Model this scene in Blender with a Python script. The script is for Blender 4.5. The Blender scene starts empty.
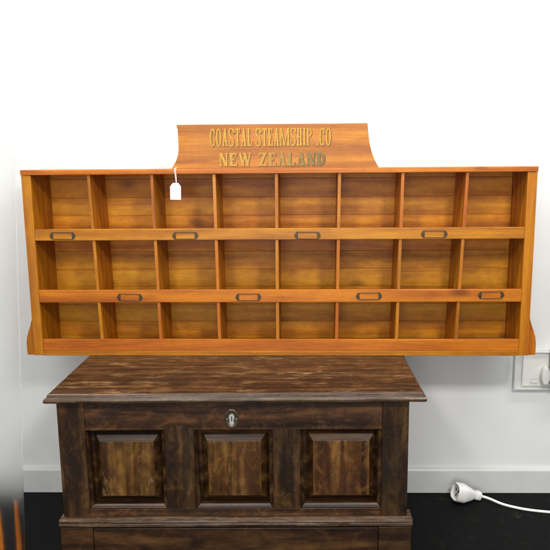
import bpy, bmesh, math, random
from mathutils import Vector, Matrix
random.seed(7)
C = bpy.context.scene.collection
PI = math.pi

# ------------------------------------------------------------------ helpers
def tag(o, label=None, cat=None, group=None, kind=None):
    if label: o['label'] = label
    if cat: o['category'] = cat
    if group: o['group'] = group
    if kind: o['kind'] = kind
    return o

def empty(name, loc=(0, 0, 0), rz=0.0, **k):
    o = bpy.data.objects.new(name, None)
    o.location = loc; o.rotation_euler = (0, 0, rz)
    o.empty_display_size = .05
    C.objects.link(o)
    return tag(o, **k)

def obj(name, bm, mat, parent=None, smooth=False, **k):
    me = bpy.data.meshes.new(name)
    bmesh.ops.recalc_face_normals(bm, faces=bm.faces[:])
    bm.to_mesh(me); bm.free()
    for m in (mat if isinstance(mat, (list, tuple)) else [mat]):
        me.materials.append(m)
    if smooth:
        for p in me.polygons: p.use_smooth = True
        try: me.set_sharp_from_angle(angle=math.radians(smooth if smooth > 1 else 40))
        except Exception: pass
    o = bpy.data.objects.new(name, me)
    C.objects.link(o)
    if parent: o.parent = parent
    return tag(o, **k)

def box(bm, x0, x1, y0, y1, z0, z1, bev=.0012, seg=2, mi=0):
    b = bmesh.new()
    vs = [b.verts.new((x, y, z)) for x in (x0, x1) for y in (y0, y1) for z in (z0, z1)]
    for f in ((0, 1, 3, 2), (4, 6, 7, 5), (0, 4, 5, 1), (2, 3, 7, 6), (0, 2, 6, 4), (1, 5, 7, 3)):
        b.faces.new([vs[i] for i in f])
    if bev > 0:
        bmesh.ops.bevel(b, geom=b.edges[:], offset=bev, segments=seg, affect='EDGES', profile=.5)
    merge(bm, b, mi)
    return bm

def merge(bm, b, mi=0, mat=None):
    if mat is not None: bmesh.ops.transform(b, matrix=mat, verts=b.verts[:])
    mp = {v: bm.verts.new(v.co) for v in b.verts}
    for f in b.faces:
        try:
            nf = bm.faces.new([mp[v] for v in f.verts]); nf.material_index = mi; nf.smooth = f.smooth
        except ValueError: pass
    b.free()

def bx(*a, **k): return box(bmesh.new(), *a, **k)

def prism(bm, pts, y0, y1, mi=0):
    """polygon in x,z extruded from y0 to y1"""
    a = [bm.verts.new((x, y0, z)) for x, z in pts]
    b = [bm.verts.new((x, y1, z)) for x, z in pts]
    n = len(pts)
    fs = [bm.faces.new(a), bm.faces.new(b[::-1])]
    for i in range(n):
        fs.append(bm.faces.new((a[i], b[i], b[(i + 1) % n], a[(i + 1) % n])))
    for f in fs: f.material_index = mi
    return bm

def loft(bm, rings, cap=True, mi=0):
    R = [[bm.verts.new(p) for p in r] for r in rings]
    n = len(R[0]); fs = []
    for a, b in zip(R, R[1:]):
        for i in range(n):
            fs.append(bm.faces.new((a[i], a[(i + 1) % n], b[(i + 1) % n], b[i])))
    if cap:
        fs.append(bm.faces.new(R[0][::-1])); fs.append(bm.faces.new(R[-1]))
    for f in fs: f.material_index = mi
    return bm

def tube(bm, pts, r, n=12, radii=None):
    pts = [Vector(p) for p in pts]; rings = []
    up = Vector((0, 0, 1))
    for i, p in enumerate(pts):
        d = (pts[min(i + 1, len(pts) - 1)] - pts[max(i - 1, 0)]).normalized()
        a = d.cross(up if abs(d.dot(up)) < .95 else Vector((1, 0, 0))).normalized(); b = a.cross(d)
        rr = radii[i] if radii else r
        rings.append([p + a * math.cos(t) * rr + b * math.sin(t) * rr for t in [2 * PI * k / n for k in range(n)]])
    return loft(bm, rings)

def bez(P, n=24):
    """catmull-rom through P"""
    P = [Vector(p) for p in P]; out = []
    Q = [P[0] * 2 - P[1]] + P + [P[-1] * 2 - P[-2]]
    for i in range(1, len(Q) - 2):
        for k in range(n):
            t = k / n
            a, b, c, d = Q[i - 1:i + 3]
            out.append(.5 * ((2 * b) + (c - a) * t + (2 * a - 5 * b + 4 * c - d) * t * t + (-a + 3 * b - 3 * c + d) * t ** 3))
    out.append(P[-1])
    return out

# ------------------------------------------------------------------ materials
class N:
    def __init__(s, name):
        s.m = bpy.data.materials.new(name); s.m.use_nodes = True
        s.t = s.m.node_tree; s.n = s.t.nodes; s.l = s.t.links
        s.b = s.n['Principled BSDF']
    def add(s, typ, **k):
        nd = s.n.new(typ)
        for a, v in k.items(): setattr(nd, a, v)
        return nd
    def set(s, nd, **k):
        for a, v in k.items():
            s_in = nd.inputs[a.replace('_', ' ')]
            if isinstance(v, bpy.types.NodeSocket): s.l.new(v, s_in)
            else: s_in.default_value = v
        return nd
    def math(s, op, a, b=None, clamp=False):
        nd = s.add('ShaderNodeMath', operation=op, use_clamp=clamp)
        for i, v in enumerate((a, b)):
            if v is None: continue
            if isinstance(v, bpy.types.NodeSocket): s.l.new(v, nd.inputs[i])
            else: nd.inputs[i].default_value = v
        return nd.outputs[0]
    def vec(s, op, a, b):
        nd = s.add('ShaderNodeVectorMath', operation=op)
        for i, v in enumerate((a, b)):
            if isinstance(v, bpy.types.NodeSocket): s.l.new(v, nd.inputs[i])
            else: nd.inputs[i].default_value = v
        return nd.outputs[0]
    def ramp(s, fac, stops):
        nd = s.add('ShaderNodeValToRGB'); r = nd.color_ramp
        while len(r.elements) < len(stops): r.elements.new(.5)
        for e, (p, c) in zip(r.elements, stops):
            e.position = p; e.color = (*c, 1) if len(c) == 3 else c
        s.l.new(fac, nd.inputs[0]); return nd.outputs[0]
    def noise(s, vec, scale, detail=6, rough=.6, dist=0):
        nd = s.add('ShaderNodeTexNoise')
        s.l.new(vec, nd.inputs['Vector'])
        nd.inputs['Scale'].default_value = scale; nd.inputs['Detail'].default_value = detail
        nd.inputs['Roughness'].default_value = rough; nd.inputs['Distortion'].default_value = dist
        return nd.outputs['Fac']
    def mix(s, fac, a, b, typ='MIX'):
        nd = s.add('ShaderNodeMix', data_type='RGBA', blend_type=typ)
        for i, v in ((0, fac), (6, a), (7, b)):
            if isinstance(v, bpy.types.NodeSocket): s.l.new(v, nd.inputs[i])
            else: nd.inputs[i].default_value = v if i == 0 else (*v, 1) if len(v) == 3 else v
        return nd.outputs[2]
    def bump(s, h, strength, dist=.001):
        nd = s.add('ShaderNodeBump'); s.l.new(h, nd.inputs['Height'])
        nd.inputs['Strength'].default_value = strength; nd.inputs['Distance'].default_value = dist
        s.l.new(nd.outputs[0], s.b.inputs['Normal'])

def wood(name, dark, mid, light, axis, rough=.33, coat=.25, stain=None, stain_amt=.5, worn=None, worn_at=.62,
         var=.35, bump=.25, fine=1.0, mott=0.0, mscale=28, spec=.5, fibw=.30, nails=False):
    """varnished timber, grain running along local axis 0/1/2"""
    s = N(name)
    tc = s.add('ShaderNodeTexCoord').outputs['Object']
    geo = s.add('ShaderNodeNewGeometry')
    oi = s.add('ShaderNodeObjectInfo')
    rnd = s.math('FRACT', s.math('ADD', geo.outputs['Random Per Island'], oi.outputs['Random']))
    off = s.add('ShaderNodeCombineXYZ')
    for i, f in enumerate((13.1, 29.7, 17.3)): s.l.new(s.math('MULTIPLY', rnd, f), off.inputs[i])
    v = s.vec('ADD', tc, off.outputs[0])
    st = [1, 1, 1]; st[axis] = .09
    vg = s.vec('MULTIPLY', v, tuple(st))
    st2 = [1, 1, 1]; st2[axis] = .03
    vf = s.vec('MULTIPLY', v, tuple(st2))
    st3 = [1, 1, 1]; st3[axis] = .35
    vb = s.vec('MULTIPLY', v, tuple(st3))
    broad = s.noise(vg, 22 * fine, 5, .55, 1.2)
    # cathedral rings
    wv = s.add('ShaderNodeTexWave', wave_type='RINGS', rings_direction='XYZ'[axis], wave_profile='SIN')
    s.l.new(vg, wv.inputs['Vector'])
    for a, x in (('Scale', 9 * fine), ('Distortion', 9), ('Detail', 3), ('Detail Scale', 1.2), ('Detail Roughness', .6)):
        wv.inputs[a].default_value = x
    fib = s.noise(vf, 330, 5, .72)
    g = s.math('ADD', s.math('MULTIPLY', broad, .80 - fibw * .8), s.math('MULTIPLY', wv.outputs['Fac'], .20))
    g = s.math('ADD', g, s.math('MULTIPLY', fib, fibw))
    col = s.ramp(g, [(.30, dark), (.52, mid), (.74, light)])
    blot = s.noise(vb, 11, 4, .6, .5)
    if mott:
        st4 = [1, 1, 1]; st4[axis] = .6
        mo = s.noise(s.vec('MULTIPLY', v, tuple(st4)), mscale, 9, .68, .8)
        col = s.mix(s.math('MULTIPLY', s.ramp(mo, [(.36, (1, 1, 1)), (.56, (0, 0, 0))]), mott), col, tuple(x * .55 for x in dark))
        col = s.mix(s.math('MULTIPLY', s.ramp(mo, [(.54, (0, 0, 0)), (.72, (1, 1, 1))]), mott * .8), col, tuple(x * 1.15 for x in light))
    if stain:
        f = s.math('MULTIPLY', s.ramp(blot, [(.5, (0, 0, 0)), (.68, (1, 1, 1))]), stain_amt)
        col = s.mix(f, col, stain)
    if worn:
        w1 = s.noise(vb, 34, 8, .72, .3)
        w2 = s.noise(vf, 90, 4, .7)
        w = s.math('ADD', s.math('MULTIPLY', w1, .7), s.math('MULTIPLY', w2, .3))
        f = s.ramp(w, [(worn_at - .05, (0, 0, 0)), (worn_at + .06, (1, 1, 1))])
        col = s.mix(s.math('MULTIPLY', f, .8), col, worn)
    if worn:   # small scratches and flecks down to bare wood, and dark dents
        fl = [1, 1, 1]; fl[axis] = .25
        f1 = s.noise(s.vec('MULTIPLY', v, tuple(fl)), 300, 5, .8, 1.0)
        f2 = s.noise(v, 7, 3, .6)
        ff = s.math('MULTIPLY', s.ramp(f1, [(.58, (0, 0, 0)), (.68, (1, 1, 1))]), s.ramp(f2, [(.42, (0, 0, 0)), (.62, (1, 1, 1))]))
        col = s.mix(s.math('MULTIPLY', ff, .7), col, worn)
        f3 = s.noise(v, 120, 5, .75, 1.5)
        col = s.mix(s.math('MULTIPLY', s.ramp(f3, [(.60, (0, 0, 0)), (.70, (1, 1, 1))]), .8), col, tuple(x * .5 for x in dark))
    # knots
    vo = s.add('ShaderNodeTexVoronoi', feature='F1'); kk = [1, 1, 1]; kk[axis] = .55
    s.l.new(s.vec('MULTIPLY', v, tuple(kk)), vo.inputs['Vector']); vo.inputs['Scale'].default_value = 6.5
    kf = s.ramp(vo.outputs['Distance'], [(.05, (1, 1, 1)), (.14, (0, 0, 0))])
    col = s.mix(s.math('MULTIPLY', kf, .6), col, tuple(x * .35 for x in dark))
    if nails:
        vn = s.add('ShaderNodeTexVoronoi', feature='F1'); s.l.new(v, vn.inputs['Vector']); vn.inputs['Scale'].default_value = 14
        nf = s.ramp(vn.outputs['Distance'], [(.018, (1, 1, 1)), (.034, (0, 0, 0))])
        col = s.mix(s.math('MULTIPLY', nf, .75), col, (.03, .012, .003))
        dn = s.noise(v, 140, 6, .8, .4)
        col = s.mix(s.math('MULTIPLY', s.ramp(dn, [(.64, (0, 0, 0)), (.72, (1, 1, 1))]), .45), col, tuple(x * .5 for x in dark))
    s.b.inputs['Specular IOR Level'].default_value = spec
    hv = s.add('ShaderNodeHueSaturation')
    s.l.new(col, hv.inputs['Color'])
    s.l.new(s.math('ADD', s.math('MULTIPLY', rnd, var), 1 - var / 2), hv.inputs['Value'])
    s.l.new(s.math('ADD', s.math('MULTIPLY', rnd, -.015), .5075), hv.inputs['Hue'])
    s.l.new(hv.outputs[0], s.b.inputs['Base Color'])
    rr = s.math('ADD', s.math('MULTIPLY', blot, .3), rough - .12)
    s.l.new(rr, s.b.inputs['Roughness'])
    s.b.inputs['Coat Weight'].default_value = coat; s.b.inputs['Coat Roughness'].default_value = .22
    s.bump(s.math('ADD', fib, s.math('MULTIPLY', broad, .6)), bump, .0008)
    return s.m

def plain(name, col, rough=.5, metal=0, coat=0, nscale=60, namt=.12, bump=.05):
    s = N(name)
    tc = s.add('ShaderNodeTexCoord').outputs['Object']
    n = s.noise(tc, nscale, 6, .6)
    c = s.ramp(n, [(.3, tuple(x * (1 - namt) for x in col)), (.7, tuple(min(1, x * (1 + namt)) for x in col))])
    s.l.new(c, s.b.inputs['Base Color'])
    s.l.new(s.math('ADD', s.math('MULTIPLY', n, .2), rough - .1), s.b.inputs['Roughness'])
    s.b.inputs['Metallic'].default_value = metal
    s.b.inputs['Coat Weight'].default_value = coat
    s.bump(n, bump, .0006)
    return s.m

OD, OM, OL = (.21, .049, .0009), (.395, .119, .0012), (.53, .190, .0038)
pine_x = wood('varnished_pine_across', OD, OM, OL, 0, rough=.40, coat=.10, stain=(.22, .050, .003), stain_amt=.38, var=.08, mott=.12, mscale=55, spec=.4, fibw=.50, nails=True)
pine_z = wood('varnished_pine_upright', OD, OM, OL, 2, rough=.40, coat=.10, stain=(.22, .050, .003), stain_amt=.38, var=.10, mott=.12, mscale=55, spec=.4, fibw=.50, nails=True)
pine_back = wood('varnished_pine_boards', (.30, .090, .0016), (.54, .200, .0030), (.68, .30, .009), 0, rough=.46, coat=.05,
                 stain=(.22, .056, .005), stain_amt=.4, var=.16, mott=.26, mscale=36, spec=.35, fibw=.38, nails=True)
pine_y = wood('varnished_pine_deep', (.22, .055, .003), (.42, .13, .006), (.54, .2, .01), 1, rough=.4, coat=.15, var=.2)
KD, KM, KL = (.010, .0042, .0017), (.055, .0225, .0078), (.15, .070, .022)
oak_x = wood('old_oak_across', KD, KM, KL, 0, rough=.42, coat=.06, stain=(.012, .007, .004), stain_amt=.75, worn=(.15, .085, .035), worn_at=.63, var=.4, bump=.5, fine=1.2, mott=.7, mscale=30, spec=.3, fibw=.16)
oak_z = wood('old_oak_upright', KD, KM, KL, 2, rough=.42, coat=.06, stain=(.012, .007, .004), stain_amt=.75, worn=(.14, .08, .035), worn_at=.635, var=.4, bump=.5, fine=1.2, mott=.7, mscale=30, spec=.3, fibw=.16)
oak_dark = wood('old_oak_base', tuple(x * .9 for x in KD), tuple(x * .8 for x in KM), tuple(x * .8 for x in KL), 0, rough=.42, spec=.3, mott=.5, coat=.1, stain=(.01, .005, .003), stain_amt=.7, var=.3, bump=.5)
oak_field = wood('old_oak_panel', (.018, .006, .0020), (.100, .038, .0085), (.28, .130, .034), 2, rough=.36, coat=.2, stain=(.045, .012, .005), stain_amt=.75, worn=(.36, .22, .085), worn_at=.62, var=.25, bump=.4, fine=1.2, mott=.6, mscale=26, spec=.35, fibw=.2)
oak_lid = wood('old_oak_lid', (.015, .006, .0022), (.060, .024, .0080), (.16, .075, .022), 0, rough=.36, coat=.12, stain=(.022, .009, .005), stain_amt=.6, worn=(.34, .215, .08), worn_at=.585, var=.12, bump=.4, fine=1.1, mott=.7, mscale=20, fibw=.16)
oak_mould = wood('worn_oak_moulding', (.026, .012, .006), (.072, .038, .020), (.16, .098, .06), 0, rough=.34, coat=.16, stain=(.05, .026, .014), stain_amt=.5, spec=.35, worn=(.30, .21, .14), worn_at=.66, var=.1, bump=.5, fine=2, mott=.45, mscale=60)

oak_painted_shade = wood('old_oak_painted_shade', tuple(x * 1 for x in KD), tuple(x * .8 for x in KM), tuple(x * .8 for x in KL), 0, rough=.32, coat=.12, spec=.4, worn=(.14, .09, .05), worn_at=.66, stain=(.008, .004, .002), stain_amt=.6, var=.2, bump=.4, mott=.4, mscale=30)  # darker oak: recess shade put into the bevel and bead colour
white_plastic = plain('white_plastic', (.80, .80, .76), .35, coat=.2, namt=.03, nscale=30)
cable_white = plain('white_cable_sheath', (.86, .86, .84), .4, namt=.02)
grey_plastic = plain('grey_plastic', (.35, .35, .34), .4, namt=.05)
dark_plastic = plain('dark_plastic', (.05, .05, .05), .5)
bronze = plain('dark_bronze', (.075, .054, .028), .42, metal=.55, namt=.35, nscale=200)
steel = plain('polished_nickel', (.85, .83, .76), .3, metal=.6, namt=.05)
iron = plain('aged_iron', (.10, .082, .058), .36, metal=.6, namt=.4, nscale=150, bump=.3)
paper = plain('white_card', (.93, .93, .93), .7, namt=.01)
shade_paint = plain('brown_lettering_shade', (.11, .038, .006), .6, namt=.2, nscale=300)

def gold_mat(name, fade):
    s = N(name)
    tc = s.add('ShaderNodeTexCoord').outputs['Object']
    n = s.noise(tc, 240, 6, .7)
    c = s.ramp(n, [(.30, (.32, .15, .010)), (.5, (.42, .215, .016)), (.70, (.52, .285, .03))])
    if fade:
        sp = s.add('ShaderNodeSeparateXYZ'); s.l.new(tc, sp.inputs[0])
        f = s.math('ADD', s.math('MULTIPLY', s.math('SUBTRACT', sp.outputs[0], -.07), 5.0), s.math('MULTIPLY', s.math('SUBTRACT', n, .5), 3.0), True)
        c = s.mix(s.math('MULTIPLY', f, .85), c, (.085, .068, .02))  # gold turns to dull olive towards the right end
    s.l.new(c, s.b.inputs['Base Color'])
    s.b.inputs['Metallic'].default_value = .25; s.b.inputs['Roughness'].default_value = .38
    return s.m
gold = gold_mat('gold_paint', False)
gold_dull_right = gold_mat('gold_paint_dull_right', True)

# wall paint
s = N('white_wall_paint')
tc = s.add('ShaderNodeTexCoord').outputs['Object']
n1 = s.noise(tc, 2.2, 4, .5); n2 = s.noise(tc, 420, 3, .6); n3 = s.noise(tc, 9, 6, .7)
c = s.ramp(s.math('ADD', s.math('MULTIPLY', n1, .7), s.math('MULTIPLY', n3, .3)), [(.35, (.74, .75, .745)), (.65, (.80, .81, .80))])
sc1 = s.noise(s.vec('MULTIPLY', tc, (1, 1, .35)), 26, 8, .8, 1.5)
c = s.mix(s.ramp(sc1, [(.63, (0, 0, 0)), (.74, (.35, .35, .35))]), c, (.52, .51, .49))
s.l.new(c, s.b.inputs['Base Color']); s.b.inputs['Roughness'].default_value = .42
s.bump(n2, .12, .0008)
wall_mat = s.m
s = N('grey_skirting_paint')
tc = s.add('ShaderNodeTexCoord').outputs['Object']
n1 = s.noise(tc, 6, 6, .7); n2 = s.noise(tc, 90, 5, .8)
c = s.ramp(n1, [(.3, (.60, .61, .60)), (.7, (.68, .69, .68))])
c = s.mix(s.ramp(n2, [(.66, (0, 0, 0)), (.74, (.7, .7, .7))]), c, (.36, .35, .33))
s.l.new(c, s.b.inputs['Base Color']); s.b.inputs['Roughness'].default_value = .4
skirt_mat = s.m
# black carpet-ish floor with dust specks
s = N('black_floor')
tc = s.add('ShaderNodeTexCoord').outputs['Object']
n1 = s.noise(tc, 5, 6, .7); n2 = s.noise(tc, 38, 8, .75); n3 = s.noise(tc, 700, 3, .8)
c = s.ramp(n2, [(.3, (.0022, .0023, .0023)), (.62, (.0050, .0052, .0050)), (.76, (.022, .022, .021))])
vo = s.add('ShaderNodeTexVoronoi'); s.l.new(tc, vo.inputs['Vector']); vo.inputs['Scale'].default_value = 34
sel = s.math('MULTIPLY', s.ramp(vo.outputs['Distance'], [(.04, (1, 1, 1)), (.11, (0, 0, 0))]), s.ramp(n1, [(.5, (0, 0, 0)), (.62, (1, 1, 1))]))
n4 = s.noise(tc, 14, 8, .8, .6)
c = s.mix(s.ramp(n4, [(.56, (0, 0, 0)), (.72, (.5, .5, .5))]), c, (.035, .035, .032))
c = s.mix(s.math('MULTIPLY', sel, .55), c, (.16, .16, .15))
s.l.new(c, s.b.inputs['Base Color']); s.b.inputs['Roughness'].default_value = .75
s.b.inputs['Specular IOR Level'].default_value = .10
s.bump(n3, .5, .002)
floor_mat = s.m
# frosted acrylic
s = N('frosted_acrylic')
s.b.inputs['Base Color'].default_value = (1, 1, .995, 1)
s.b.inputs['Transmission Weight'].default_value = 1; s.b.inputs['IOR'].default_value = 1.12
tc = s.add('ShaderNodeTexCoord').outputs['Object']
n1 = s.noise(tc, 3, 3, .5)
s.l.new(s.math('ADD', s.math('MULTIPLY', n1, .06), .56), s.b.inputs['Roughness'])
frost = s.m
s = N('clear_plastic')
s.b.inputs['Base Color'].default_value = (.93, .95, .93, 1)
s.b.inputs['Transmission Weight'].default_value = .45; s.b.inputs['IOR'].default_value = 1.25; s.b.inputs['Roughness'].default_value = .25
clear = s.m

# ------------------------------------------------------------------ setting
WY, WT = 2.3087, math.tan(-.0196)
wr = -.0196
def wall_y(x): return WY + x * WT
floor = obj('floor', bx(-3.2, 3.2, -3.2, 2.6, -.05, 0, bev=0), floor_mat, kind='structure')
wall = obj('wall', bx(-3.2, 3.2, 0, .1, -.04, 2.9, bev=0), wall_mat, kind='structure')
wall.location = (0, WY, 0); wall.rotation_euler = (0, 0, wr)
b = bmesh.new()
loft(b, [[(x, -.014, .0005), (x, -.014, .082), (x, -.010, .0885), (x, -.004, .0905), (x, -.0002, .0905), (x, -.0002, .0005)] for x in (-3.1, 3.1)])
sk = obj('skirting_board', b, skirt_mat, kind='structure')
sk.location = (0, WY, 0); sk.rotation_euler = (0, 0, wr)

# ------------------------------------------------------------------ pigeonhole cabinet
LZ = .56
W, H, D = 1.538, .5748, .165
h = W / 2; ST = .0287; TB = .0158
R1, R1b, R2, R2b, RB = .1690, .2085, .3615, .3965, .051
cab = empty('pigeonhole_cabinet', (-.0464, 2.0923, LZ + .0008), -.030,
            label='long orange varnished pine pigeonhole cabinet with lettered crest standing on the dark chest', cat='cabinet')
# top, sides, base
obj('top_board', bx(-h - .001, h + .001, -.005, D + .004, H - TB, H, bev=.0018), pine_x, cab)
for sx in (-1, 1):
    a, c_ = sorted((sx * h, sx * (h - ST)))
    obj('side_board', bx(a, c_, -.002, D, .0005, H - TB - .0003), pine_z, cab)
    # scroll foot on the outer face
    pts = [(0, 0), (.024, 0), (.0245, .012), (.0240, .040), (.021, .058), (.015, .077), (.009, .092), (.004, .108), (0, .125)]
    fb = bmesh.new()
    pp = [(sx * (h + .0002 + x), z + .0004) for x, z in pts]
    prism(fb, pp if sx > 0 else pp[::-1], .004, .075)
    bmesh.ops.bevel(fb, geom=[e for e in fb.edges], offset=.001, segments=2, affect='EDGES')
    obj('foot', fb, pine_z, cab)
obj('base_board', bx(-h + ST + .0003, h - ST - .0003, -.0045, D - .012, .0, .0155), pine_x, cab)
obj('bottom_rail', bx(-h + ST + .0003, h - ST - .0003, -.001, .012, .0158, RB), pine_x, cab)
for z0, z1 in ((R1, R1b), (R2, R2b)):
    obj('shelf_lip', bx(-h + ST + .0003, h - ST - .0003, -.0025, .0095, z0, z1, bev=.0018), pine_x, cab)
    obj('shelf', bx(-h + ST + .0003, h - ST - .0003, .0098, D - .0125, z0 + .003, z0 + .013, bev=0), pine_x, cab)
# back boards
bb = bmesh.new(); z = .016; k = 0
while z < H - TB - .002:
    z1 = min(z + .0585, H - TB - .0005)
    box(bb, -h + ST + .0005, h - ST - .0005, D - .012 + (.0006 if k % 2 else 0), D - .003, z, z1 - .0003, bev=.0008, seg=1)
    z = z1; k += 1
box(bb, -h + ST + .0005, h - ST - .0005, D - .0028, D - .0008, .016, H - TB - .0005, bev=0)
obj('back_panel', bb, pine_back, cab)
# dividers: hand-fitted, so none is quite evenly spaced or upright
iw = W - 2 * ST
dt = [-.0072, -.0027, -.0012, -.0009, .0009, .0027, .0063]
db = [.0018, .0021, .0015, -.0021, -.0039, -.0039, -.0054]
rows = [(.0160, R1 + .0027), (R1 + .0133, R2 + .0027), (R2 + .0133, H - TB - .0005)]
for i in range(7):
    u0 = -h + ST + iw * (i + 1) / 8
    for (za, zb) in rows:
        def off(z): return db[i] + (dt[i] - db[i]) * (z - .12) / .34
        t = .0044
        dm = bmesh.new()
        # front edge behind the lips, flush in the openings
        for (ya, yb) in ((.0100, D - .0125),):
            lo, hi = za, zb
            vs = []
            for y in (ya, yb):
                vs.append([(u0 + off(zz) + sx * t, y, zz) for sx, zz in ((-1, lo), (1, lo), (1, hi), (-1, hi))])
            loft(dm, vs)
        # nosing that comes forward between the lips
        nl = {0: RB + .0003, 1: R1b + .0003, 2: R2b + .0003}[rows.index((za, zb))]
        nh = {0: R1 - .0003, 1: R2 - .0003, 2: H - TB - .0006}[rows.index((za, zb))]
        vs = [[(u0 + off(zz) + sx * t, y, zz) for sx, zz in ((-1, nl), (1, nl), (1, nh), (-1, nh))] for y in (.0004, .0100)]
        loft(dm, vs)
        bmesh.ops.remove_doubles(dm, verts=dm.verts[:], dist=.00001)
        obj('divider', dm, pine_z, cab)

# brass-bronze label holders
def holder(u, z, tilt, first=[None]):
    if first[0] is None:
        b = bmesh.new(); w, hh, t, d = .031, .0112, .0020, .0020
        box(b, -w, w, -d, 0, hh - t, hh, bev=.0005, seg=1); box(b, -w, w, -d, 0, -hh, -hh + t, bev=.0005, seg=1)
        for sx in (-1, 1):
            a, c_ = sorted((sx * w, sx * (w - t)))
            box(b, a, c_, -d - .0001, 0, -hh + t, hh - t, bev=.0004, seg=1)
            pts = [(sx * w, hh), (sx * (w + .003), hh - .001), (sx * (w + .0085), .0025), (sx * (w + .0085), -.0025), (sx * (w + .003), -hh + .001), (sx * w, -hh)]
            prism(b, pts[::-1] if sx > 0 else pts, -.0012, 0)
        o = obj('label_holder', b, bronze, cab)
        scs = []
        for sx in (-1, 1):
            sb = bmesh.new(); n = 10
            loft(sb, [[(sx * .0347 + r * math.cos(2 * PI * q / n), yy, r * math.sin(2 * PI * q / n)) for q in range(n)] for r, yy in ((.0022, -.0012), (.002, -.002), (.0009, -.0024))])
            scs.append(obj('screw', sb, iron, o, smooth=True))
        first[0] = (o, scs)
    else:
        o = first[0][0].copy(); C.objects.link(o); o.parent = cab
        for q in first[0][1]:
            sc = q.copy(); C.objects.link(sc); sc.parent = o
    o.location = (u, -.0027, z); o.rotation_euler = (0, tilt, 0)
for u, z, t in ((-.6541, .3765, .01), (-.2786, .3755, -.01), (.0915, .3745, .012), (.4712, .3765, 0),
             (-.4571, .1855, .02), (-.0907, .1855, 0), (.2783, .1880, -.01), (.6479, .1905, -.012)):
    holder(u, z, t)

# crest board
def curve_side(a, bq, c_, n=10):
    return [((1 - t) ** 2 * a[0] + 2 * t * (1 - t) * bq[0] + t * t * c_[0], (1 - t) ** 2 * a[1] + 2 * t * (1 - t) * bq[1] + t * t * c_[1]) for t in [i / n for i in range(n + 1)]]
z0 = H + .0003
left = curve_side((-.310, z0), (-.286, .604), (-.2865, .640)) + [(-.2872, .690), (-.2882, .6955), (-.2902, .6975), (-.2904, .7015), (-.2890, .7031)]
right = [(.2720, .7031), (.2738, .7015), (.2740, .6985), (.2732, .696), (.2745, .690)] + curve_side((.2762, .675), (.281, .615), (.3075, z0))
sb = bmesh.new()
prism(sb, left + right, .004, .022)
bmesh.ops.bevel(sb, geom=[e for e in sb.edges if abs(e.verts[0].co.y - e.verts[1].co.y) < 1e-6], offset=.0012, segments=2, affect='EDGES')
crest = obj('crest_board', sb, pine_x, cab, label='crest board with curved shoulders and gold painted lettering')

# -------- lettering: serif capitals made of strokes
def ribbon(pts, ws):
    """variable-width stroke -> list of quads"""
    L, Rr = [], []
    for i, p in enumerate(pts):
        a = pts[max(i - 1, 0)]; c2 = pts[min(i + 1, len(pts) - 1)]
        dx, dy = c2[0] - a[0], c2[1] - a[1]; q = math.hypot(dx, dy) or 1
        nx, ny = -dy / q, dx / q; w = ws[i] / 2
        L.append((p[0] + nx * w, p[1] + ny * w)); Rr.append((p[0] - nx * w, p[1] - ny * w))
    return [[L[i], L[i + 1], Rr[i + 1], Rr[i]] for i in range(len(pts) - 1)]
def rc(x0, y0, x1, y1): return [[(x0, y0), (x1, y0), (x1, y1), (x0, y1)]]
def ring(cx, cy, rx, ry, a0, a1, T, t, n=22):
    out = []
    for i in range(n):
        q = []
        for a in (a0 + (a1 - a0) * i / n, a0 + (a1 - a0) * (i + 1) / n):
            ca, sa = math.cos(math.radians(a)), math.sin(math.radians(a))
            q.append(((cx + rx * ca, cy + ry * sa), (cx + (rx - T) * ca, cy + (ry - t) * sa)))
        out.append([q[0][0], q[1][0], q[1][1], q[0][1]])
    return out
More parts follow.
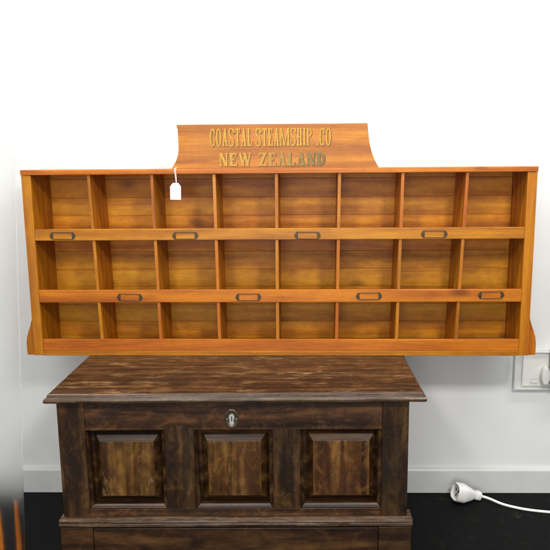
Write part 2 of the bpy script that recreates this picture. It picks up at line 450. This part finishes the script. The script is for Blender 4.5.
def glyph(ch, w, T, t, sf):
    """w width, T thick stem, t thin stroke (height units = cap height 1), sf serif overhang"""
    s = []
    def stem(x, y0=0, y1=1, top=True, bot=True, th=None):
        th = th or T
        r = rc(x, y0, x + th, y1)
        if bot: r += rc(x - sf, y0, x + th + sf, y0 + t * .8)
        if top: r += rc(x - sf, y1 - t * .8, x + th + sf, y1)
        return r
    def diag(x0, y0, x1, y1, th): return [[(x0, y0), (x0 + th, y0), (x1 + th, y1), (x1, y1)]]
    if ch in 'CO':
        if ch == 'O': s += ring(w / 2, .5, w / 2, .52, 0, 360, T, t, 32)
        else:
            s += ring(w / 2, .5, w / 2, .52, 48, 312, T, t, 26)
            s += rc(w * .80, .66, w * .80 + t * .9, 1.0); s += rc(w * .80, .03, w * .80 + t * .7, .30)
    elif ch == 'A':
        s += diag(sf, 0, w / 2 - t * .6, 1, t); s += diag(w - sf - T, 0, w / 2 - T * .55, 1, T)
        s += rc(w * .25, .28, w * .68, .28 + t * .8)
        s += rc(0, 0, sf * 2 + t, t * .7); s += rc(w - sf * 2 - T, 0, w, t * .7)
    elif ch == 'S':
        P = [(.90, .74), (.84, .90), (.66, .98), (.42, .98), (.18, .90), (.13, .75), (.24, .61), (.5, .51), (.76, .40), (.87, .25), (.80, .09), (.58, .02), (.34, .02), (.14, .10), (.08, .27)]
        pts = [tuple(v) for v in [(q.x, q.y) for q in bez([(a * w, bq, 0) for a, bq in P], 3)]]
        n = len(pts)
        ws = [t * .9 + (T * .95 - t * .9) * (math.exp(-((i / n - .5) / .14) ** 2) * 1.0 + .35 * math.exp(-((i / n - .3) / .1) ** 2) + .35 * math.exp(-((i / n - .72) / .1) ** 2)) for i in range(n)]
        s += ribbon(pts, ws)
        s += rc(w * .86, .70, w * .86 + t * .8, 1.0); s += rc(w * .04, 0, w * .04 + t * .8, .30)
    elif ch == 'T':
        s += stem(w / 2 - T / 2, top=False); s += rc(0, 1 - t, w, 1)
        s += rc(0, .76, t * .8, 1); s += rc(w - t * .8, .76, w, 1)
    elif ch == 'L':
        s += stem(sf); s += rc(sf, 0, w, t); s += rc(w - t * .8, 0, w, .28)
    elif ch == 'E':
        s += stem(sf); s += rc(sf, 0, w, t); s += rc(sf, 1 - t, w * .94, 1); s += rc(sf + T, .48, w * .7, .48 + t * .8)
        s += rc(w - t * .8, 0, w, .27); s += rc(w * .94 - t * .8, .75, w * .94, 1); s += rc(w * .7 - t * .7, .38, w * .7, .64)
    elif ch == 'M':
        s += stem(sf, th=t * .9); s += stem(w - sf - T)
        s += diag(w * .40, .0, sf * .5, 1, T * .85); s += diag(w * .41, .0, w - sf - T * 1.0, 1, t * .8)
    elif ch == 'H':
        s += stem(sf); s += stem(w - sf - T); s += rc(sf + T, .46, w - sf - T, .46 + t)
    elif ch == 'I': s += stem(w / 2 - T / 2)
    elif ch == 'P':
        s += stem(sf); s += ring(sf + T * .8, .74, w - sf - T * .8, .26, -90, 90, T * .9, t, 14)
    elif ch == 'D':
        s += stem(sf); s += ring(sf + T * .8, .5, w - sf - T * .8, .5, -90, 90, T, t, 20)
    elif ch == 'N':
        s += stem(sf, th=t); s += stem(w - sf - t, th=t, bot=False); s += diag(w - sf - T, 0, sf * .5, 1, T)
    elif ch == 'W':
        s += diag(w * .27, 0, w * .02, 1, T * .85); s += diag(w * .27, 0, w * .50, .95, t)
        s += diag(w * .66, 0, w * .42, 1, T * .85); s += diag(w * .68, 0, w * .93, 1, t)
        for a in (.0, .42, .84): s += rc(w * a, 1 - t * .7, w * (a + .2), 1)
    elif ch == 'Z':
        s += diag(0, 0, w - T, 1, T); s += rc(0, 0, w, t); s += rc(w * .04, 1 - t, w, 1)
        s += rc(w - t * .8, 0, w, .28); s += rc(w * .04, .75, w * .04 + t * .8, 1)
    elif ch == '.': s += rc(w * .3, 0, w * .3 + T * .9, .13)
    return s
def lettering(text, u0, u1, za, zb, widths, T, t, sf, gap, space, mat):
    cap = zb - za
    tot = sum(space if c2 == ' ' else widths.get(c2, 1) * widths['*'] for c2 in text) + gap * (len(text) - 1)
    kx = (u1 - u0) / tot; x = 0; yf = .004
    for word in text.split(' '):
        bm = bmesh.new(); q = 0
        for c2 in word:
            w = widths.get(c2, 1) * widths['*']
            for pl in glyph(c2, w, T, t, sf):
                P = [(u0 + (x + a) * kx, za + bq * cap) for a, bq in pl]
                area = sum(P[i][0] * P[(i + 1) % 4][1] - P[(i + 1) % 4][0] * P[i][1] for i in range(4))
                if abs(area) < 1e-10: continue
                if area < 0: P = P[::-1]
                prism(bm, P, yf - .0009 - .00003 * (q % 14), yf - .0002, 0)
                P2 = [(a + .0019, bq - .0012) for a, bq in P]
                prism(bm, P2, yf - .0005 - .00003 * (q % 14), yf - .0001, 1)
                q += 1
            x += w + gap
        x += space + gap
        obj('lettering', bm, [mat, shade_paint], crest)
lettering('COASTAL STEAMSHIP .CO', -.193, .1665, .6395, .6905, {'*': .34, 'M': 1.75, 'I': .5, '.': .5, 'L': .85, 'O': 1.05, 'C': 1.0, 'E': .9},
          .115, .075, .025, .055, .12, gold)
lettering('NEW ZEALAND', -.1655, .149, .5815, .6200, {'*': .70, 'W': 1.4, 'L': .9, 'E': .92}, .24, .12, .045, .11, .42, gold_dull_right)

crest.location.x = -.0045

# price tag on a string, hung over the front edge
tagr = empty('price_tag', (cab.location.x - .0035, cab.location.y, cab.location.z), cab.rotation_euler[2],
             label='blank white card price tag hanging on a string from the left end of the crest', cat='price tag')
sp = bez([(-.296, .012, H + .0022), (-.2985, -.001, H + .0030), (-.3000, -.0072, H - .001), (-.2985, -.0078, H - .015), (-.2965, -.0076, H - .034), (-.2955, -.0072, .5280)], 8)
sb = bmesh.new(); tube(sb, sp, .0008, 8)
sp2 = bez([(-.2905, .012, H + .0022), (-.2945, -.001, H + .0028), (-.2968, -.0074, H - .002), (-.2955, -.0070, H - .020), (-.2950, -.0080, .5280)], 8)
tube(sb, sp2, .0007, 8)
obj('string', sb, paper, tagr, smooth=True)
tb_ = bmesh.new()
pts = [(-.016, -.024), (.016, -.0235), (.0155, .016), (.008, .0255), (-.008, .0255), (-.0165, .015)]
prism(tb_, pts, -.0005, .0005)
tc_ = obj('card', tb_, paper, tagr); tc_.location = (-.2985, -.0078, .508); tc_.rotation_euler = (0, .04, 0)

# ------------------------------------------------------------------ chest
chest = empty('blanket_chest', (-.1583, 1.7239, 0), -.0071,
              label='dark antique panelled oak chest with worn moulded lid, under the pigeonhole cabinet', cat='chest')
def cz(z): return LZ + z
LO = .0045   # lid sits slightly to the right
lx0, lx1, ly0, ly1 = -.5 + LO, .5 + LO, 0, .556
lid = bmesh.new()
prof = [(.030, -.0245), (.004, -.0240), (.0008, -.0215), (.0, -.0165), (.0015, -.0120), (.0050, -.0095), (.0075, -.0085), (.0080, -.0065), (.0085, -.0025), (.0105, -.0006), (.013, 0)]
def rect_ring(i, z, back=True):
    n = 24; x0, x1, y0, y1 = lx0 + i, lx1 - i, ly0 + i, ly1 - (i if back else 0)
    out = []
    for (ax, ay, bx_, by) in ((x0, y0, x1, y0), (x1, y0, x1, y1), (x1, y1, x0, y1), (x0, y1, x0, y0)):
        for k in range(n):
            out.append((ax + (bx_ - ax) * k / n, ay + (by - ay) * k / n, z))
    return out
rings = []
for (i, z) in prof:
    r = rect_ring(i, cz(z))
    if .0 <= i < .02:
        r = [(x + random.gauss(0, .0003), y + random.gauss(0, .00035), zz + random.gauss(0, .00018)) for x, y, zz in r]
    rings.append(r)
loft(lid, rings, cap=False)
# top: three boards with hairline joints
lidm = obj('lid_moulding', lid, oak_mould, chest, smooth=30)
lt = bmesh.new()
ys = [.0128, .19, .372, ly1 - .0128]
for a, c_ in zip(ys, ys[1:]):
    box(lt, lx0 + .0128, lx1 - .0128, a + .0002, c_ - .0001, cz(-.022), cz(.0001), bev=.0002, seg=1)
lido = obj('lid', lt, oak_lid, chest)
lidm.parent = lido
FX0, FX1, FY = -.4705, .4625, .025
ob = {}
# frame members
def fr(name, x0, x1, z0, z1, m, y0=FY, d=.03, **k):
    return obj(name, bx(x0, x1, y0, y0 + d, cz(z0), cz(z1), bev=.0016), m, chest, **k)
# corner stiles slightly tapered in the photo: straight here
fr('corner_post', FX0, -.3985, -.3550, -.0250, oak_z, d=.05)
fr('corner_post', .3925, FX1, -.3550, -.0250, oak_z, d=.05)
fr('top_rail', -.3983, .3923, -.1072, -.0250, oak_x, y0=FY + .0012)
fr('bottom_rail', -.3983, .3923, -.3550, -.3328, oak_x, y0=FY + .0012)
# muntins; heads rounded where they lap the rail
for (x0, x1, r) in ((-.1868, -.1085, .014), (.1012, .1748, .002)):
    m = bmesh.new(); zt = -.1070
    pts = [(x0, cz(-.3326)), (x1, cz(-.3326)), (x1, cz(zt))]
    n = 8
    for k in range(1, n):
        t = k / n; pts.append((x1 + (x0 - x1) * t, cz(zt + r * math.sin(PI * t) ** .7)))
    pts.append((x0, cz(zt)))
    prism(m, pts, FY - .0012, FY + .02)
    bmesh.ops.bevel(m, geom=[e for e in m.edges if abs(e.verts[0].co.y - FY + .0012) < 1e-6 and abs(e.verts[1].co.y - FY + .0012) < 1e-6], offset=.0012, segments=2, affect='EDGES')
    obj('muntin', m, oak_z, chest)
# raised panels with sunk bevels, framed by a bead
for (x0, x1) in ((-.3985, -.1868), (-.1085, .1012), (.1748, .3925)):
    zb, zt = -.3328, -.1072
    pm = bmesh.new()
    # border rim deep inside, bevel, field
    def rr(x0_, x1_, z0_, z1_, y): return [(x0_, y, cz(z0_)), (x1_, y, cz(z0_)), (x1_, y, cz(z1_)), (x0_, y, cz(z1_))]
    a0, a1, c0, c1 = x0 - .003, x1 + .003, zb - .003, zt + .003
    f0, f1, g0, g1 = x0 + .034, x1 - .033, zb + .034, zt - .035
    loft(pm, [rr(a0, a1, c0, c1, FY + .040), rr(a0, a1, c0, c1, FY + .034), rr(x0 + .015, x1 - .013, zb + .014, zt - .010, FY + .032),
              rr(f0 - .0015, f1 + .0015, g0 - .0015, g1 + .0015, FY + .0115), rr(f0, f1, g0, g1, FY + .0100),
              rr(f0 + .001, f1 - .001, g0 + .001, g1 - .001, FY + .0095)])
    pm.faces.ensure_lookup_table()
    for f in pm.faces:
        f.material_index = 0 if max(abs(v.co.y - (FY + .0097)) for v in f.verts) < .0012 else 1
    obj('raised_panel', pm, [oak_field, oak_painted_shade], chest)
    # bead moulding: bottom and right faces show most
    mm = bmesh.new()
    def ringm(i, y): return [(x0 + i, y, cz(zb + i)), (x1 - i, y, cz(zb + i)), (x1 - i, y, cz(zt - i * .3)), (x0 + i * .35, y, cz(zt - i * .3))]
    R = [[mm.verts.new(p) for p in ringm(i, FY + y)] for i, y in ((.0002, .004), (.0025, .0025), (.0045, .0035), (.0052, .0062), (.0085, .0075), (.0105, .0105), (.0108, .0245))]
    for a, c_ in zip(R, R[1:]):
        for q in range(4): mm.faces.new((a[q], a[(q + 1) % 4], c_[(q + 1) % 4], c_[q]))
    obj('panel_moulding', mm, oak_painted_shade, chest)
# ledge moulding + base
lm = bmesh.new()
P = [(.060, -.3552), (.010, -.3552), (.0055, -.3575), (.0045, -.3615), (.0060, -.3650), (.0045, -.3680), (.0050, -.3735), (.0080, -.3770), (.0120, -.3795), (.060, -.3795)]
n = 30
loft(lm, [[(FX0 - .008 + (FX1 - FX0 + .0205) * k / n, y + random.gauss(0, .0003), cz(z) + random.gauss(0, .0002)) for y, z in P] for k in range(n + 1)])
obj('ledge_moulding', lm, oak_mould, chest, smooth=30)
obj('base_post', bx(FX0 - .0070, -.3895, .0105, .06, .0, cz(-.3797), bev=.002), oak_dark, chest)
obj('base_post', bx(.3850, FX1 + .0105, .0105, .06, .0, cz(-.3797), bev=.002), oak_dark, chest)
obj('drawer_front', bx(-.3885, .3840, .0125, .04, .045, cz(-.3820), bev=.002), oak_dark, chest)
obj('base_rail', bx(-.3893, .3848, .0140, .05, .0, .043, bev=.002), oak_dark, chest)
obj('side_board', bx(FX0 + .0005, FX0 + .02, .0755, .545, .001, cz(-.0250)), oak_x, chest)
obj('side_board', bx(FX1 - .02, FX1 - .0005, .0755, .545, .001, cz(-.0250)), oak_x, chest)
obj('back_board', bx(FX0 + .0205, FX1 - .0205, .53, .545, .001, cz(-.0255)), oak_x, chest)
# lock plate
lp = bmesh.new(); n = 28
cx, czz = -.0068, cz(-.0755)
def ell(rx, rz, y): return [(cx + rx * math.cos(2 * PI * k / n), y, czz + rz * math.sin(2 * PI * k / n)) for k in range(n)]
y0 = FY + .0008
loft(lp, [ell(.0190, .0265, y0), ell(.0190, .0265, y0 - .0016), ell(.0175, .0250, y0 - .0028), ell(.0155, .0230, y0 - .0030), ell(.0145, .0215, y0 - .0022), ell(.006, .009, y0 - .0024)])
plate = obj('lock_plate', lp, iron, chest, smooth=40)
kh = bmesh.new()
pts = [(cx + .0075 * math.cos(a), czz + .005 + .0088 * math.sin(a)) for a in [math.radians(d) for d in range(-50, 231, 20)]] + [(cx - .0060, czz - .012), (cx, czz - .0190), (cx + .0060, czz - .012)]
prism(kh, pts, y0 - .0048, y0 - .0020)
obj('keyhole_surround', kh, steel, plate)
kk = bmesh.new(); box(kk, cx - .0012, cx + .0016, y0 - .0055, y0 - .0045, czz - .006, czz + .008, bev=.0004, seg=1)
obj('keyhole', kk, dark_plastic, plate)
for px_, pz_ in ((-.0125, .0), (.0125, -.001)):
    nb = bmesh.new(); bmesh.ops.create_uvsphere(nb, u_segments=10, v_segments=6, radius=.0015)
    bmesh.ops.translate(nb, verts=nb.verts[:], vec=(cx + px_, y0 - .0030, czz + pz_))
    obj('pin', nb, steel, plate, smooth=True)

# ------------------------------------------------------------------ extension socket + cord
ext = empty('extension_lead', (.58, 2.21, 0), 0, label='white extension lead socket and cord lying on the black floor against the skirting', cat='extension lead')
Pn = Vector((.6300 - .58, 2.226 - 2.21, .0200)); Ph = Vector((.5535 - .58, 2.212 - 2.21, .0400))
ax = (Pn - Ph).normalized(); up = Vector((0, 0, 1)); sd = ax.cross(up).normalized(); u2 = sd.cross(ax).normalized()
def sec(t, rw, rh, pw=3.2, n=24):
    c0 = Ph + (Pn - Ph) * t; out = []
    for k in range(n):
        a = 2 * PI * k / n; ca, sa = math.cos(a), math.sin(a)
        out.append(c0 + sd * (rw * math.copysign(abs(ca) ** (2 / pw), ca)) + u2 * (rh * math.copysign(abs(sa) ** (2 / pw), sa)))
    return out
b = bmesh.new()
loft(b, [sec(.035, .020, .020), sec(.03, .0225, .0225), sec(0, .0245, .0245), sec(-.06, .0265, .0265), sec(-.07, .0285, .028), sec(.0, .030, .0295), sec(.30, .0315, .0305), sec(.36, .0300, .0290), sec(.66, .0205, .0205), sec(.86, .0125, .0130), sec(.90, .0115, .0120),
          sec(.91, .0150, .0150), sec(1.06, .0155, .0155), sec(1.12, .0135, .0135), sec(1.13, .004, .004)])
obj('socket_body', b, white_plastic, ext, smooth=35)
for sx, sy, ang in ((-.009, .006, .5), (.009, .006, -.5), (0, -.010, 0)):
    q = bmesh.new(); box(q, -.0018, .0018, -.0055, .0055, -.001, .0012, bev=0); b = bmesh.new()
    M = Matrix.Translation(Ph + ax * .0014 + sd * sx + u2 * sy) @ Matrix((sd, u2, -ax)).transposed().to_4x4() @ Matrix.Rotation(ang, 4, 'Z')
    merge(b, q, 0, M)
    obj('socket_slot', b, dark_plastic, ext)
cend = Pn + (Pn - Ph) * .1
b = bmesh.new()
pts = bez([cend, (cend.x + .03, cend.y - .016, .0140), (.7100 - .58, 2.182 - 2.21, .0070), (.7751 - .58, 2.153 - 2.21, .0042), (.8554 - .58, 2.132 - 2.21, .0042), (.96 - .58, 2.11 - 2.21, .0042), (1.12 - .58, 2.12 - 2.21, .0042)], 10)
tube(b, pts, .0043, 12)
obj('cord', b, cable_white, ext, smooth=True)

# ------------------------------------------------------------------ wall outlet under the cabinet's right end
def wl(x, z, out=0): return (x, wall_y(x) - out, z)
out_ = empty('wall_outlet', (.83, wall_y(.83), .45), wr, label='white wall power outlet in a clear plastic surround, right of the chest', cat='power outlet')
b = bmesh.new()
# clear back tray with rim
box(b, -.078, .11, -.006, -.0005, -.068, .066, bev=.002)
for (a, c_, d_, e_) in ((-.078, -.0735, -.068, .066), (-.0733, .11, -.068, -.0635), (-.0733, .11, .0615, .066)):
    box(b, a, c_, -.022, -.0062, d_, e_, bev=.0015)
obj('clear_surround', b, clear, out_)
b = bmesh.new(); box(b, -.048, .105, -.0125, -.0063, -.058, .056, bev=.0025, seg=3)
plt = obj('faceplate', b, white_plastic, out_)
b = bmesh.new(); box(b, -.020, .004, -.0165, -.0127, -.046, -.034, bev=.001)
obj('switch', b, grey_plastic, out_).data.materials[0] = white_plastic
b = bmesh.new(); box(b, -.0205, .0045, -.0142, -.0127, -.0338, -.0322, bev=.0003)
obj('switch_gap', b, grey_plastic, out_)
ad = empty('plug_adapter', (.83, wall_y(.83), .45), wr, label='white plug-in adapter pushed into the wall outlet at the right edge', cat='adapter')
b = bmesh.new(); rings = []
n = 24
for r, y in ((.024, -.0128), (.026, -.018), (.026, -.026), (.021, -.033), (.010, -.0345)):
    rings.append([(.026 + r * .62 * math.cos(2 * PI * k / n), y, -.018 + r * 1.35 * math.sin(2 * PI * k / n)) for k in range(n)])
loft(b, rings)
obj('plug', b, white_plastic, ad, smooth=True)
obj('casing', bx(.0405, .105, -.058, -.0130, -.045, .074, bev=.004, seg=3), white_plastic, ad)
obj('casing_seam', bx(.0385, .0403, -.050, -.0130, -.042, .070, bev=.0004), grey_plastic, ad)

# ------------------------------------------------------------------ frosted sheet at the left and amber post behind it
sheet = obj('frosted_screen', bx(-.62, 0, -.003, .003, .0, 2.3, bev=.001), frost,
            label='tall frosted translucent screen standing on the floor at the left edge of the photo', cat='screen')
sheet.location = (-.806, 1.90, .001); sheet.rotation_euler = (0, math.radians(3.0), 0)
amber = wood('amber_varnish', (.22, .03, .004), (.45, .12, .008), (.75, .32, .03), 2, rough=.2, coat=.8, var=.1)
b = bmesh.new()
prof = [(.0080, 0), (.0085, .02), (.0068, .03), (.0068, .05), (.0078, .06), (.0064, .075), (.0058, .12), (.0052, .15), (.0040, .163), (.0010, .167)]
nn = 20
loft(b, [[(r * math.cos(2 * PI * k / nn), r * math.sin(2 * PI * k / nn), z) for k in range(nn)] for r, z in prof])
post = obj('wooden_peg', b, amber, smooth=50, group='amber pegs behind the frosted screen', label='slim pointed amber peg blurred behind the right edge of the frosted screen', cat='wooden peg')
post.location = (-.8320, 1.926, .001)
p2 = post.copy(); C.objects.link(p2); p2['label'] = 'shorter amber peg at the very left edge of the photo, blurred by the frosted screen'
p2.location = (-.8890, 1.930, .001); p2.scale = (1.25, 1.25, .8)

# ------------------------------------------------------------------ camera
F, PITCH, ROLL, SX, SY, CZ = 694.12, .17826, -.007584, 17.996, 14.0135, 1.14749
cam = bpy.data.cameras.new('camera'); co = bpy.data.objects.new('camera', cam); C.objects.link(co)
cam.sensor_width = 36; cam.sensor_fit = 'HORIZONTAL'; cam.lens = F / 550 * 36
cam.shift_x = -SX / 550; cam.shift_y = SY / 550
c_, s_ = math.cos(PITCH), math.sin(PITCH)
Rv = Vector((1, 0, 0)); fw = Vector((0, c_, -s_)); dn = Vector((0, -s_, -c_))
cr, sr = math.cos(ROLL), math.sin(ROLL)
R2_ = cr * Rv - sr * dn; dn2 = sr * Rv + cr * dn
M = Matrix((R2_, -dn2, -fw)).transposed().to_4x4(); M.translation = (0, 0, CZ)
co.matrix_world = M
cam.clip_start = .05; cam.clip_end = 100
bpy.context.scene.camera = co

# ------------------------------------------------------------------ light
w = bpy.data.worlds.new('World'); bpy.context.scene.world = w; w.use_nodes = True
w.node_tree.nodes['Background'].inputs[0].default_value = (1, 1, .985, 1)
w.node_tree.nodes['Background'].inputs[1].default_value = .46
def area(name, loc, target, size, power, col=(1, .97, .92), sy=None):
    l = bpy.data.lights.new(name, 'AREA'); l.shape = 'RECTANGLE'; l.size = size; l.size_y = sy or size
    l.energy = power; l.color = col
    o = bpy.data.objects.new(name, l); C.objects.link(o); o.location = loc
    o.rotation_euler = (Vector(target) - Vector(loc)).to_track_quat('-Z', 'Y').to_euler()
    return o
area('ceiling_lamp_key', (.80, .03, 2.18), (0, 2.2, .9), .26, 27)
area('ceiling_lamp_left', (-.75, .10, 2.15), (0, 2.2, .8), .30, 19)
area('frontal_fill', (-.3, -2.6, 1.15), (0, 2.2, .75), 2.2, 56, (1, .99, .97), 1.5)  # added soft fill, lifts the cubbies and the wall below the cabinet
area('wall_washer', (0, 1.35, 2.75), (0, 2.3, 1.3), 4.4, 70, (1, 1, 1), .3)

sc = bpy.context.scene
sc.view_settings.view_transform = 'Standard'; sc.view_settings.look = 'None'
sc.view_settings.exposure = 0; sc.view_settings.gamma = 1
